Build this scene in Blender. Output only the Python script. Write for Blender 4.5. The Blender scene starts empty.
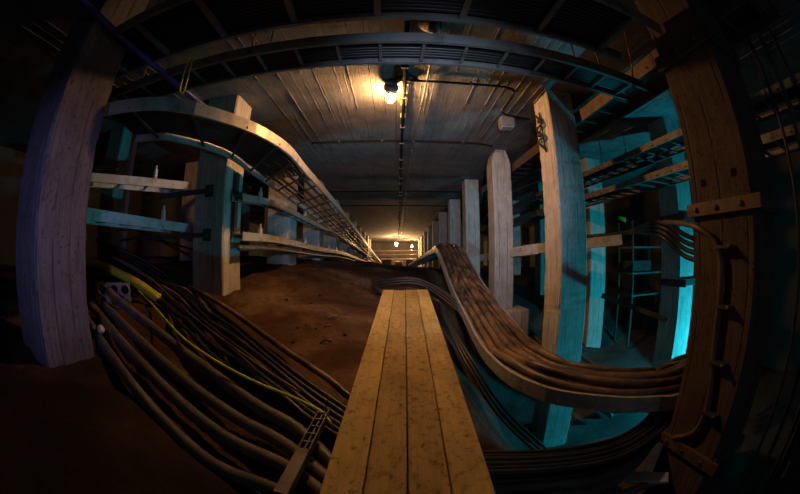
import bpy, bmesh, math, random
import numpy as np
from mathutils import Vector, Matrix, noise

random.seed(7)
SC = bpy.context.scene
COL = SC.collection
EYE = 2.3                       # lens height above the bottom of the pit
YAW, PITCH = math.radians(0.69), math.radians(1.5)
FOCAL = 332.0                   # equisolid fisheye, pixels of an 800 wide frame

# ------------------------------------------------------------------ measuring
_fw = Vector((math.sin(YAW)*math.cos(PITCH), math.cos(YAW)*math.cos(PITCH), math.sin(PITCH)))
_rt = Vector((math.cos(YAW), -math.sin(YAW), 0))
_up = _rt.cross(_fw)
def P(px, py, x=None, y=None, z=None):
    """A point of the place sighted in the photograph, at a known x, y or z."""
    dx, dy = px-400, 247-py
    r = math.hypot(dx, dy) or 1e-9
    th = 2*math.asin(r/(2*FOCAL))
    d = math.cos(th)*_fw + math.sin(th)*(dx/r*_rt + dy/r*_up)
    t = x/d.x if x is not None else y/d.y if y is not None else (z-EYE)/d.z
    return Vector((0, 0, EYE)) + d*t

# ------------------------------------------------------------------ mesh kit
def tag(o, label=None, cat=None, group=None, kind=None):
    if label: o['label'] = label
    if cat: o['category'] = cat
    if group: o['group'] = group
    if kind: o['kind'] = kind
    return o

def empty(name, loc, label, cat, group=None):
    o = bpy.data.objects.new(name, None)
    o.location = loc
    o.empty_display_size = .05
    COL.objects.link(o)
    return tag(o, label, cat, group, 'thing')

class MB:
    def __init__(self):
        self.v, self.f, self.s = [], [], []
    def add(self, verts, faces, smooth=False):
        b = len(self.v)
        self.v += [tuple(v) for v in verts]
        self.f += [tuple(b+i for i in f) for f in faces]
        self.s += [smooth]*len(faces)
    def box(self, c, s, rot=None):
        c = Vector(c); hx, hy, hz = s[0]/2, s[1]/2, s[2]/2
        vs = [Vector((a*hx, b*hy, d*hz)) for a in (-1, 1) for b in (-1, 1) for d in (-1, 1)]
        if rot is not None: vs = [rot @ v for v in vs]
        self.add([c+v for v in vs], [(0,1,3,2),(4,6,7,5),(0,4,5,1),(2,3,7,6),(0,2,6,4),(1,5,7,3)])
    def bar(self, a, b, w, h, up=(0,0,1)):
        a, b = Vector(a), Vector(b)
        d = (b-a); L = d.length; d.normalize()
        u = Vector(up)
        if abs(d.dot(u)) > .98: u = Vector((1, 0, 0))
        s = d.cross(u).normalized(); u = s.cross(d)
        self.box((a+b)/2, (w, L, h), Matrix((s, d, u)).transposed())
    def sweep(self, path, prof, smooth=False):
        """closed profile [(side, up)] swept along a path, up kept near z"""
        n, m = len(path), len(prof)
        vs = []
        for i, p in enumerate(path):
            d = (path[min(i+1, n-1)]-path[max(i-1, 0)]).normalized()
            u = Vector((0, 0, 1)) if abs(d.z) < .95 else Vector((0, 1, 0))
            s = d.cross(u).normalized(); u2 = s.cross(d)
            vs += [p+s*a+u2*b for a, b in prof]
        fs = [(i*m+j, i*m+(j+1) % m, (i+1)*m+(j+1) % m, (i+1)*m+j) for i in range(n-1) for j in range(m)]
        fs += [tuple(range(m-1, -1, -1)), tuple((n-1)*m+j for j in range(m))]
        self.add(vs, fs, smooth)
    def tube(self, path, r, seg=10, corr=None):
        n = len(path)
        vs = []
        d0 = (path[1]-path[0]).normalized()
        s = d0.cross(Vector((0, 0, 1)))
        if s.length < .05: s = d0.cross(Vector((1, 0, 0)))
        s.normalize()
        for i, p in enumerate(path):
            d = (path[min(i+1, n-1)]-path[max(i-1, 0)]).normalized()
            s = (s-d*s.dot(d)).normalized(); u = s.cross(d)
            rr = r*(1+corr*(1 if i % 2 else -1)) if corr else r
            vs += [p+(s*math.cos(a)+u*math.sin(a))*rr for a in (2*math.pi*k/seg for k in range(seg))]
        fs = [(i*seg+j, (i+1)*seg+j, (i+1)*seg+(j+1) % seg, i*seg+(j+1) % seg) for i in range(n-1) for j in range(seg)]
        fs += [tuple(range(seg)), tuple((n-1)*seg+j for j in range(seg-1, -1, -1))]
        self.add(vs, fs, True)
    def lathe(self, c, prof, axis=(0,0,1), seg=20):
        """prof [(radius, along)] turned about an axis through c"""
        ax = Vector(axis).normalized()
        s = ax.orthogonal().normalized(); u = ax.cross(s); c = Vector(c)
        vs = [c+ax*h+(s*math.cos(a)+u*math.sin(a))*r for r, h in prof for a in (2*math.pi*k/seg for k in range(seg))]
        fs = [(i*seg+j, i*seg+(j+1) % seg, (i+1)*seg+(j+1) % seg, (i+1)*seg+j) for i in range(len(prof)-1) for j in range(seg)]
        self.add(vs, fs, True)
    def build(self, name, mat, parent=None, bevel=0, kind=None):
        me = bpy.data.meshes.new(name)
        me.from_pydata(self.v, [], self.f)
        bm = bmesh.new(); bm.from_mesh(me)
        bmesh.ops.recalc_face_normals(bm, faces=bm.faces)
        bm.to_mesh(me); bm.free()
        me.polygons.foreach_set('use_smooth', self.s)
        me.materials.append(mat)
        o = bpy.data.objects.new(name, me)
        COL.objects.link(o)
        if parent is not None:
            o.parent = parent
            o.matrix_parent_inverse = Matrix.Translation(-Vector(parent.location)) if parent.type == 'EMPTY' else Matrix()
        if bevel:
            b = o.modifiers.new('bevel', 'BEVEL'); b.width = bevel; b.segments = 2; b.limit_method = 'ANGLE'
        if kind: o['kind'] = kind
        return o

def curve(pts, step=.06):
    """Catmull-Rom through the points, even enough for sweeping"""
    pts = [Vector(p) for p in pts]
    q = [2*pts[0]-pts[1]]+pts+[2*pts[-1]-pts[-2]]
    out = []
    for i in range(1, len(q)-2):
        a, b, c, d = q[i-1], q[i], q[i+1], q[i+2]
        n = max(2, int((c-b).length/step))
        for k in range(n):
            t = k/n
            out.append(.5*((2*b)+(c-a)*t+(2*a-5*b+4*c-d)*t*t+(3*b-a-3*c+d)*t**3))
    out.append(pts[-1])
    return out

def resample(path, n):
    L = [0]
    for a, b in zip(path, path[1:]): L.append(L[-1]+(b-a).length)
    out, j = [], 0
    for k in range(n):
        t = L[-1]*k/(n-1)
        while j < len(path)-2 and L[j+1] < t: j += 1
        s = (t-L[j])/max(1e-9, L[j+1]-L[j])
        out.append(path[j].lerp(path[j+1], min(1, max(0, s))))
    return out

ORD = 'first second third fourth fifth sixth seventh eighth ninth tenth eleventh twelfth thirteenth fourteenth fifteenth sixteenth'.split()

# ------------------------------------------------------------------ materials
def mat(name, base=(.5,.5,.5), rough=.7, metal=0., build=None, spec=.5):
    m = bpy.data.materials.new(name); m.use_nodes = True
    nt = m.node_tree; b = nt.nodes['Principled BSDF']
    b.inputs['Base Color'].default_value = (*base, 1)
    b.inputs['Roughness'].default_value = rough
    b.inputs['Metallic'].default_value = metal
    b.inputs['Specular IOR Level'].default_value = spec
    if build: build(nt, b)
    return m
def N(nt, t, **kw):
    n = nt.nodes.new(t)
    for k, v in kw.items():
        if k in n.inputs: n.inputs[k].default_value = v
        else: setattr(n, k, v)
    return n
def coords(nt, scale=(1,1,1), which='Object'):
    tc = N(nt, 'ShaderNodeTexCoord'); mp = N(nt, 'ShaderNodeMapping')
    mp.inputs['Scale'].default_value = scale
    nt.links.new(tc.outputs[which], mp.inputs['Vector'])
    return mp.outputs['Vector']
def noise_tex(nt, vec, scale, detail=6, rough=.6, dist=0.):
    n = N(nt, 'ShaderNodeTexNoise'); n.inputs['Scale'].default_value = scale
    n.inputs['Detail'].default_value = detail; n.inputs['Roughness'].default_value = rough
    n.inputs['Distortion'].default_value = dist
    nt.links.new(vec, n.inputs['Vector']); return n.outputs['Fac']
def ramp(nt, fac, stops):
    r = N(nt, 'ShaderNodeValToRGB'); e = r.color_ramp.elements
    while len(e) < len(stops): e.new(.5)
    for k, (p, c) in enumerate(stops):
        e[k].position = p; e[k].color = (*c, 1) if len(c) == 3 else c
    nt.links.new(fac, r.inputs['Fac']); return r.outputs['Color']
def mixc(nt, fac, a, b, blend='MIX'):
    m = N(nt, 'ShaderNodeMix', data_type='RGBA', blend_type=blend)
    for s, k in ((fac, 0), (a, 6), (b, 7)):
        if isinstance(s, (int, float)): m.inputs[k].default_value = s
        elif isinstance(s, tuple): m.inputs[k].default_value = (*s, 1)
        else: nt.links.new(s, m.inputs[k])
    return m.outputs[2]
def math_(nt, op, a, b=0., c=0.):
    m = N(nt, 'ShaderNodeMath', operation=op)
    for k, s in enumerate((a, b, c)):
        if isinstance(s, (int, float)): m.inputs[k].default_value = s
        else: nt.links.new(s, m.inputs[k])
    return m.outputs[0]
def bump(nt, b, h, strength=.5, dist=.01):
    n = N(nt, 'ShaderNodeBump'); n.inputs['Strength'].default_value = strength; n.inputs['Distance'].default_value = dist
    nt.links.new(h, n.inputs['Height']); nt.links.new(n.outputs['Normal'], b.inputs['Normal'])

def board_concrete(light, dark, width, stain=.5):
    """concrete cast against boards: fins between the boards run along local y (ceiling) or z (pillar)"""
    def f(nt, b, upright):
        v = coords(nt)
        sx = N(nt, 'ShaderNodeSeparateXYZ'); nt.links.new(v, sx.inputs[0])
        x = math_(nt, 'ADD', sx.outputs[0], math_(nt, 'MULTIPLY', sx.outputs[1], 1.0) if upright else 0.)
        cell = math_(nt, 'DIVIDE', x, width)
        fl = math_(nt, 'FLOOR', cell)
        fr = math_(nt, 'FRACT', cell)
        edge = math_(nt, 'ABSOLUTE', math_(nt, 'SUBTRACT', fr, .5))
        fin = N(nt, 'ShaderNodeMapRange'); fin.inputs['From Min'].default_value = .455; fin.inputs['From Max'].default_value = .5
        nt.links.new(edge, fin.inputs['Value'])
        wn = N(nt, 'ShaderNodeTexWhiteNoise', noise_dimensions='1D'); nt.links.new(fl, wn.inputs['W'])
        grain = noise_tex(nt, coords(nt, (30, 30, 2.2) if upright else (30, 1.6, 30)), 1.6, 8, .65, .6)
        blot = noise_tex(nt, coords(nt), 3.2, 6, .62)
        fine = noise_tex(nt, coords(nt), 38, 4, .7)
        gaps = noise_tex(nt, coords(nt, (9, 9, 1.5) if upright else (9, .7, 9)), 1.2, 3)
        finm = math_(nt, 'MULTIPLY', fin.outputs[0], math_(nt, 'GREATER_THAN', gaps, .47))
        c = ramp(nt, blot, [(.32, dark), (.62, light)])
        c = mixc(nt, math_(nt, 'MULTIPLY', math_(nt, 'SUBTRACT', 1, wn.outputs[0]), .28), c, tuple(k*.45 for k in light))
        c = mixc(nt, math_(nt, 'MULTIPLY', finm, .75 if upright else .2), c, tuple(k*.3 for k in dark))
        c = mixc(nt, math_(nt, 'MULTIPLY', ramp_val(nt, grain, .46, .66), .55*stain+.15), c, tuple(k*.5 for k in dark))
        c = mixc(nt, math_(nt, 'MULTIPLY', ramp_val(nt, fine, .6, .72), .5), c, tuple(k*.35 for k in dark))
        nt.links.new(c, b.inputs['Base Color'])
        h = math_(nt, 'ADD', math_(nt, 'MULTIPLY', grain, .5), math_(nt, 'MULTIPLY', finm, 1.1 if not upright else -.9))
        h = math_(nt, 'ADD', h, math_(nt, 'MULTIPLY', wn.outputs[0], .35))
        h = math_(nt, 'SUBTRACT', h, math_(nt, 'MULTIPLY', ramp_val(nt, fine, .58, .72), .8))
        bump(nt, b, h, .8, .012)
    return f
def ramp_val(nt, fac, lo, hi):
    m = N(nt, 'ShaderNodeMapRange'); m.inputs['From Min'].default_value = lo; m.inputs['From Max'].default_value = hi
    nt.links.new(fac, m.inputs['Value']); return m.outputs[0]

M = {}
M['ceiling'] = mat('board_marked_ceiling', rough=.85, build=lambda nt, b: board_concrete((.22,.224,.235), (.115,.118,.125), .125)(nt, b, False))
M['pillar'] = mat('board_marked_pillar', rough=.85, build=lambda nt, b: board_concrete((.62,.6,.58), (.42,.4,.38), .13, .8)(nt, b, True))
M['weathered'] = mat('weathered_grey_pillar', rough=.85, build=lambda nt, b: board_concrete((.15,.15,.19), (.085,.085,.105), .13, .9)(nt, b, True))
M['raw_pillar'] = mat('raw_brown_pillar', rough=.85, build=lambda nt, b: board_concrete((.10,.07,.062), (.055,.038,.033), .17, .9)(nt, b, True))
def wall_b(nt, b):
    v = coords(nt)
    nt.links.new(ramp(nt, noise_tex(nt, v, 1.3, 8), [(.3, (.05,.048,.045)), (.7, (.11,.105,.1))]), b.inputs['Base Color'])
    bump(nt, b, noise_tex(nt, v, 14, 6), .5, .02)
M['wall'] = mat('rough_wall', rough=.9, build=wall_b)
def dirt_b(nt, b):
    v = coords(nt)
    big = noise_tex(nt, v, 1.1, 8, .62, .4); fine = noise_tex(nt, v, 17, 8, .7); grit = noise_tex(nt, v, 75, 3, .7)
    soil = ramp(nt, big, [(.36, (.028,.013,.008)), (.5, (.08,.041,.023)), (.62, (.17,.11,.075))])
    soil = mixc(nt, math_(nt, 'MULTIPLY', ramp_val(nt, fine, .45, .72), .6), soil, (.03,.015,.009))
    soil = mixc(nt, math_(nt, 'MULTIPLY', ramp_val(nt, grit, .66, .74), .55), soil, (.22,.16,.115))
    slab = ramp(nt, fine, [(.3, (.06,.057,.054)), (.7, (.13,.125,.12))])
    slab = mixc(nt, ramp_val(nt, big, .45, .7), slab, (.07,.055,.045))
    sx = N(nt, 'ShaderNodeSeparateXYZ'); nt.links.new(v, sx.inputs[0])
    near_shade = ramp_val(nt, math_(nt, 'ADD', math_(nt, 'SUBTRACT', sx.outputs[1], math_(nt, 'MULTIPLY', sx.outputs[0], .25)), big), 2.2, 1.5)
    soil = mixc(nt, math_(nt, 'MULTIPLY', near_shade, .8), soil, (.012,.010,.009))  # shade over the near ground, painted into the soil colour
    side = ramp_val(nt, math_(nt, 'ADD', sx.outputs[0], math_(nt, 'MULTIPLY', big, .3)), .78, 1.0)
    nt.links.new(mixc(nt, side, soil, slab), b.inputs['Base Color'])
    h = math_(nt, 'ADD', math_(nt, 'MULTIPLY', fine, .7), math_(nt, 'MULTIPLY', grit, .35))
    bump(nt, b, h, 1.0, .035)
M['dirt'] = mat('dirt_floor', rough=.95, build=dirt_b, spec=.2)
def wood_b(tint, grime=1.):
    def f(nt, b):
        oi = N(nt, 'ShaderNodeObjectInfo')
        tc = N(nt, 'ShaderNodeTexCoord'); vm = N(nt, 'ShaderNodeVectorMath', operation='ADD')
        cmb = N(nt, 'ShaderNodeCombineXYZ')
        for k in range(3): nt.links.new(math_(nt, 'MULTIPLY', oi.outputs['Random'], 13.+k), cmb.inputs[k])
        nt.links.new(tc.outputs['Object'], vm.inputs[0]); nt.links.new(cmb.outputs[0], vm.inputs[1])
        def mapped(s):
            mp = N(nt, 'ShaderNodeMapping'); mp.inputs['Scale'].default_value = s
            nt.links.new(vm.outputs[0], mp.inputs['Vector']); return mp.outputs[0]
        g = noise_tex(nt, mapped((22, 1.3, 22)), 1.5, 8, .6, 1.2)
        fib = noise_tex(nt, mapped((160, 4, 160)), 1.3, 4, .6)
        spots = noise_tex(nt, mapped((1, .8, 1)), 34, 6, .7, .2); patch = noise_tex(nt, mapped((1, .6, 1)), 3.6, 6, .62)
        c = ramp(nt, g, [(.25, tuple(k*.78 for k in tint)), (.55, tint), (.8, tuple(min(1, k*1.12) for k in tint))])
        c = mixc(nt, math_(nt, 'MULTIPLY', ramp_val(nt, fib, .5, .75), .35), c, tuple(k*.4 for k in tint))
        c = mixc(nt, math_(nt, 'MULTIPLY', ramp_val(nt, patch, .46, .74), math_(nt, 'ADD', .35, math_(nt, 'MULTIPLY', oi.outputs['Random'], .2+.3*grime))), c, (.13/grime,.075/grime,.03/grime))
        c = mixc(nt, math_(nt, 'MULTIPLY', ramp_val(nt, spots, .52, .7), .85), c, (.05,.028,.014))
        nt.links.new(c, b.inputs['Base Color'])
        bump(nt, b, math_(nt, 'ADD', g, math_(nt, 'MULTIPLY', fib, .5)), .45, .006)
    return f
M['plank'] = mat('worn_plank', rough=.72, build=wood_b((.52,.38,.14)), spec=.3)
M['stained_plank'] = mat('stained_plank', rough=.75, build=wood_b((.42,.29,.11), 1.5), spec=.3)
M['timber'] = mat('dark_timber', rough=.8, build=wood_b((.26,.16,.09)), spec=.3)
def metal_b(base, dirt):
    def f(nt, b):
        v = coords(nt)
        n = noise_tex(nt, v, 9, 7, .65); n2 = noise_tex(nt, v, 60, 3)
        nt.links.new(mixc(nt, ramp_val(nt, n, .48, .7), base, dirt), b.inputs['Base Color'])
        nt.links.new(math_(nt, 'ADD', .38, math_(nt, 'MULTIPLY', n, .3)), b.inputs['Roughness'])
        bump(nt, b, n2, .15, .002)
    return f
M['zinc'] = mat('galvanised_steel', metal=.55, build=metal_b((.55,.55,.54), (.3,.28,.26)))
M['dull'] = mat('dull_grey_steel', metal=.3, build=metal_b((.16,.155,.15), (.08,.07,.065)))
M['light_steel'] = mat('light_painted_steel', metal=.1, build=metal_b((.5,.5,.5), (.28,.26,.25)))
M['dark_steel'] = mat('dark_steel', metal=.5, build=metal_b((.09,.085,.08), (.05,.035,.03)))
M['rust'] = mat('rusty_steel', metal=.25, rough=.7, build=metal_b((.13,.085,.065), (.07,.042,.032)))
def rubber_b(base, dust, amt, sc=11):
    def f(nt, b):
        v = coords(nt)
        n = noise_tex(nt, v, sc, 7, .66); n2 = noise_tex(nt, v, 80, 3)
        nt.links.new(mixc(nt, math_(nt, 'MULTIPLY', ramp_val(nt, n, .4, .68), amt), base, dust), b.inputs['Base Color'])
        nt.links.new(math_(nt, 'ADD', .3, math_(nt, 'MULTIPLY', n, .35)), b.inputs['Roughness'])
        bump(nt, b, n2, .12, .002)
    return f
M['black'] = mat('black_sheath', build=rubber_b((.014,.014,.016), (.028,.026,.025), .7))
M['grey_pipe'] = mat('dusty_grey_pipe', build=rubber_b((.075,.07,.066), (.15,.13,.118), .85))
M['matte_black'] = mat('matte_black', (.012,.012,.012), .85, spec=.1)
M['brown'] = mat('dusty_brown_sheath', build=rubber_b((.045,.033,.027), (.32,.21,.14), .9, 3.))
M['pink'] = mat('reddish_sheath', build=rubber_b((.24,.13,.10), (.35,.24,.2), .7))
M['yellow_green'] = mat('yellow_green_sheath', build=rubber_b((.62,.78,.02), (.4,.5,.03), .3))
M['yellow'] = mat('yellow_plastic', rough=.5, build=rubber_b((.62,.55,.04), (.4,.32,.05), .5))
M['blue'] = mat('blue_plastic', build=rubber_b((.03,.03,.28), (.03,.03,.14), .5))
M['plastic'] = mat('grey_plastic', build=rubber_b((.17,.18,.2), (.11,.1,.09), .7))
M['pale'] = mat('pale_plastic', build=rubber_b((.55,.55,.52), (.4,.36,.3), .5))
def emit(name, col, s):
    m = bpy.data.materials.new(name); m.use_nodes = True
    nt = m.node_tree; nt.nodes.remove(nt.nodes['Principled BSDF'])
    e = N(nt, 'ShaderNodeEmission'); e.inputs['Color'].default_value = (*col, 1); e.inputs['Strength'].default_value = s
    nt.links.new(e.outputs[0], nt.nodes['Material Output'].inputs['Surface']); return m
WARM = (1., .47, .16)
M['bulb'] = emit('glowing_jar', WARM, 1150)
M['far_bulb'] = emit('glowing_far_jar', (1., .55, .22), 2000)

# ------------------------------------------------------------------ ground
GP = [(-1.9,.9,1.80),(-1.7,.6,1.78),(-2.6,.9,1.82),(-1.88,3.05,1.93),(-1.88,5.1,2.17),(-3,2,1.93),(-5,2,1.98),(-5,6,2.2),(-1.9,8,2.22),(-6.5,-2,1.9),(-6.5,10,2.2),
      (-2.2,1.7,1.84),(-1.5,1.5,1.57),(-1.0,1.32,1.41),(-.5,1.15,1.31),(0,1.1,1.31),(.3,1.1,1.26),
      (-.4,1.9,1.50),(-.6,2.4,1.62),(-.4,3.2,1.72),(-1.1,3,1.80),(-.3,4.2,1.83),(-.5,6,1.98),(0,8,2.03),(0,12,1.86),(0,24,1.4),(-1.2,5,2.05),(1.2,8,1.9),(1.3,12,1.8),
      (-1.7,12,2.0),(-1.7,24,1.5),(1.7,24,1.4),(-6.5,24,1.6),(6.5,24,1.6),
      (-1,.5,1.58),(-.5,.3,1.4),(-1,-1,1.55),(0,0,1.2),(0,-2,1.15),(-1.2,.95,1.56),
      (.4,2.4,1.48),(.42,3.5,1.58),(.5,5,1.72),(.75,2.4,.95),(1.2,2.5,.32),(.7,1.2,.85),(1.2,1.2,.3),(1.2,3.6,.4),(1.7,3,.28),(2.5,2,.28),(3.5,3,.28),(6.5,2,.28),(6.5,5,.4),
      (1.3,4.5,.75),(1.68,4.9,1.0),(1.2,5.6,1.45),(1.7,6.5,1.65),(3.5,5,.7),(3.5,7,1.35),(6.5,9,1.8),(1.6,10,1.85),(4,12,1.8),(1,-2,.4),(4,-2,.28),(6.5,-2.5,.28),(2.2,0,.28)]
_g = np.array(GP)
_K = np.linalg.norm(_g[:,None,:2]-_g[None,:,:2], axis=2)
_A = np.block([[_K, np.ones((len(_g),1))],[np.ones((1,len(_g))), np.zeros((1,1))]])
_w = np.linalg.solve(_A, np.append(_g[:,2], 0))
def ground(x, y):
    z = float(np.dot(_w[:-1], np.hypot(_g[:,0]-x, _g[:,1]-y))+_w[-1])
    return z+.07*noise.fractal(Vector((x*1.3, y*1.3, 3)), .9, 2.1, 5)+.012*noise.fractal(Vector((x*9, y*9, 1)), .8, 2.1, 3)

def axis_steps(stops):
    out = []
    for (a, b, s) in stops:
        n = max(1, round((b-a)/s)); out += [a+(b-a)*k/n for k in range(n)]
    return out+[stops[-1][1]]
gx = axis_steps([(-6.5,-3,.25),(-3,1.6,.05),(1.6,6.5,.16)])
gy = axis_steps([(-3,-.2,.3),(-.2,5,.05),(5,10,.12),(10,26,.5)])
m = MB()
m.add([(x, y, ground(x, y)) for y in gy for x in gx],
      [(j*len(gx)+i, j*len(gx)+i+1, (j+1)*len(gx)+i+1, (j+1)*len(gx)+i) for j in range(len(gy)-1) for i in range(len(gx)-1)], True)
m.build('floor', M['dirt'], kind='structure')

# ------------------------------------------------------------------ shell
def ceil_z(y): return 4.0 if y < 7.2 else 4.0-.04*(y-7.2)
m = MB()
for (a, b) in ((-3.2, 7.2), (7.2, 26.2)):
    za, zb = ceil_z(a), ceil_z(b)
    m.add([(x, y, z+dz) for dz in (0, .3) for (y, z) in ((a, za), (b, zb)) for x in (-6.7, 6.7)],
          [(0,1,3,2),(4,6,7,5),(0,4,5,1),(2,3,7,6),(0,2,6,4),(1,5,7,3)])
xb = -6.5
while xb < 6.5:                                         # fins of cement squeezed between the form boards
    yb = -2.5+random.random()
    while yb < 16:
        Lb = random.uniform(.3, 2.2)
        if random.random() < .72 and abs(xb) < 4 and not 1.45 < abs(xb) < 2.12 and not 3.25 < abs(xb) < 3.99:
            hb, x0 = random.uniform(.004, .011), xb+random.uniform(-.004, .004)
            nseg = max(2, int(Lb/.09)); vs = []
            for i in range(nseg+1):
                y_ = yb+Lb*i/nseg; z_ = ceil_z(y_)+.002
                xo = x0+.003*noise.noise(Vector((xb*9, y_*6, 1))); hh = hb*max(.15, .7+noise.noise(Vector((xb*5, y_*11, 2)))*.8)
                vs += [(xo-.004, y_, z_), (xo+random.uniform(-.002,.002), y_, z_-hh-.002), (xo+.004, y_, z_)]
            m.add(vs, [f for i in range(nseg) for f in ((i*3, i*3+1, i*3+4, i*3+3), (i*3+1, i*3+2, i*3+5, i*3+4))])
        yb += Lb+random.uniform(.02, .5)
    xb += .125 if random.random() < .75 else .1
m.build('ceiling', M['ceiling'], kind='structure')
for name, c, s in (('wall_left', (-6.6,11.5,2), (.2,29.6,4.6)), ('wall_right', (6.6,11.5,2), (.2,29.6,4.6)), ('wall_back', (0,-3.1,2), (13.4,.2,4.6)), ('wall_front', (0,25.1,2), (13.4,.2,4.6))):
    m = MB(); m.box(c, s); m.build(name, M['wall'], kind='structure')

# ------------------------------------------------------------------ pillars
def pillar_mesh(x0, x1, y0, y1, z0, z1, chip=.006, seed=0):
    """an upright shaft with chipped, slightly wandering edges; local to (cx, cy, z0)"""
    cx, cy = (x0+x1)/2, (y0+y1)/2
    ch = .014
    hx, hy = (x1-x0)/2, (y1-y0)/2
    prof = [(hx-ch,-hy),(hx,-hy+ch),(hx,hy-ch),(hx-ch,hy),(-hx+ch,hy),(-hx,hy-ch),(-hx,-hy+ch),(-hx+ch,-hy)]
    n = max(4, int((z1-z0)/.045))
    mb = MB(); vs = []
    for i in range(n+1):
        z = (z1-z0)*i/n
        for k, (a, b) in enumerate(prof):
            q = noise.noise(Vector((k//2*7.3+seed*3.1, z*11, seed)))-.12
            w = noise.noise(Vector((k*5.1, z*26, seed+9)))
            e = 1-chip*max(0, q)*2.2/hx-chip*.5*w/hx
            vs.append((a*e, b*e, z))
    fs = [(i*8+k, i*8+(k+1) % 8, (i+1)*8+(k+1) % 8, (i+1)*8+k) for i in range(n) for k in range(8)]
    fs += [tuple(range(7, -1, -1)), tuple(n*8+k for k in range(8))]
    mb.add(vs, fs)
    return mb, (cx, cy, z0)
def pillar(x0, x1, y0, y1, label, group, material='pillar', z0=None, seed=0, chip=.0035):
    cx, cy = (x0+x1)/2, (y0+y1)/2
    zb = (min(ground(a, b) for a in (x0, x1) for b in (y0, y1))-.06) if z0 is None else z0
    mb, loc = pillar_mesh(x0, x1, y0, y1, zb, ceil_z(y1)-.004, chip, seed)
    o = mb.build('concrete_pillar', M[material])
    o.location = loc
    bpy.context.view_layer.update()
    return tag(o, label, 'pillar', group, 'thing')

left_lab = ['big weathered pillar with bluish tint at the left edge, nearest on that side',
            'pale pillar standing on brown dirt, lower half brightly lit, beside steel cable trays',
            'pale pillar behind the left cable trays, third back on the left side']
PL = []
for k in range(11):
    y = .75+2.13*k
    lab = left_lab[k] if k < 3 else 'concrete pillar far down the left side, %s back, behind cable trays' % ORD[k]
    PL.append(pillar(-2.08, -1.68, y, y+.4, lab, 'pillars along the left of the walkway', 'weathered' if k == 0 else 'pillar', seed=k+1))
right_lab = ['huge dark brown pillar with rusty steel straps at the right, nearest the walkway end',
             'tall chipped pillar with orange inner face and blue-green front, black iron fitting near top',
             'chamfer-topped pinkish pillar on a concrete plinth right behind the cable ramp',
             'pale pillar just left of the chamfer-topped one, behind the crest of the cable ramp']
PR = []
for k in range(11):
    y = .68 if k == 0 else 2.78+2.15*(k-1)
    lab = right_lab[k] if k < 4 else 'pale pillar in the receding right row, %s back from the strapped one' % ORD[k]
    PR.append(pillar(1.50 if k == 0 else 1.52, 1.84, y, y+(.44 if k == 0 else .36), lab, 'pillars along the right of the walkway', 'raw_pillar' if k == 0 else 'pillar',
                     z0=.2 if k < 2 else 1.4 if k == 2 else None, seed=k+31, chip=.003 if k == 0 else .007 if k == 1 else .004))
OUT = []
out_lab = ['teal-lit pillar with dark steel straps in the right bay, beside the strapped brown pillar',
           'teal-lit slim pillar in the right bay, behind the end of the teal tray',
           'dim pillar deep in the right bay, between the two nearest inner-row pillars']
for k in range(8):
    y = 2.72+2.15*k
    lab = out_lab[k] if k < 3 else 'shadowy pillar of the outer right row, %s back' % ORD[k]
    OUT.append(pillar(3.3, 3.65, y, y+.36, lab, 'pillars of the outer right row', z0=.2 if k < 1 else None, seed=k+51))
for k in range(6):
    y = 2.9+2.13*k
    lab = 'shadowy pillar of the outer left row, %s back, behind the steel trays' % ORD[k]
    pillar(-3.95, -3.6, y, y+.36, lab, 'pillars of the outer left row', seed=k+71)

for v in PR[2].data.vertices:                           # its head is clipped below the ceiling
    top_ = ceil_z(5)-.004-PR[2].location.z
    if v.co.z > top_-.2: v.co.x *= 1-.42*(v.co.z-top_+.2)/.2
# plinth of the third right pillar
m = MB(); m.box((1.72, 5.1, 1.0), (.66, .78, .95))
tag(m.build('concrete_plinth', M['pillar'], bevel=.03), 'rough grey concrete plinth under the chamfer-topped pinkish pillar', 'plinth', kind='thing')

# straps bolted round the pillars at the right
def strap(parent, x0, x1, y0, y1, z, h, t, material, tail=0.):
    loc = Vector(parent.location)
    mb = MB()
    for (a, b) in (((x0-t, y0-t-tail), (x0-t, y1+t)), ((x1+t, y0-t), (x1+t, y1+t)), ((x0-t, y0-t/2), (x1+t, y0-t/2)), ((x0-t, y1+t/2), (x1+t, y1+t/2))):
        ax, ay = a; bx, by = b
        mb.box(((ax+bx)/2-loc.x, (ay+by)/2-loc.y, z-loc.z), (abs(bx-ax)+t if abs(bx-ax) > .01 else t*1.2, abs(by-ay)+.002 if abs(by-ay) > .01 else t, h))
    s = mb.build('strap', M[material], parent, bevel=.003)
    s['label'] = 'dark steel strap bolted around the pillar'
    for yy in (y0+.07, y0+(y1-y0)*.55, y1-.05):
        bb = MB(); bb.lathe((x0-t*1.5-loc.x, yy-loc.y, z-loc.z), [(0,.014),(.011,.014),(.015,.009),(.015,-.004)], (-1, 0, 0), 6)
        bb.build('bolt', M['dark_steel'], s)
for z, h, mt in ((1.27, .07, 'rust'), (2.51, .065, 'rust'), (3.36, .10, 'dark_steel')):
    strap(PR[0], 1.50, 1.84, .68, 1.12, z, h, .018, mt, .04)
for z in (1.95, 2.72):
    strap(OUT[0], 3.3, 3.65, 2.72, 3.08, z, .085, .02, 'dark_steel', .12)

for px, py in ((703,183), (733,172)):
    p = P(px, py, x=1.4985)-Vector(PR[0].location)
    m = MB(); m.box(p, (.006,.03,.035)); pk = m.build('tie_hole', M['matte_black'], PR[0]); pk['label'] = 'small dark square hole in the brown face'
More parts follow.
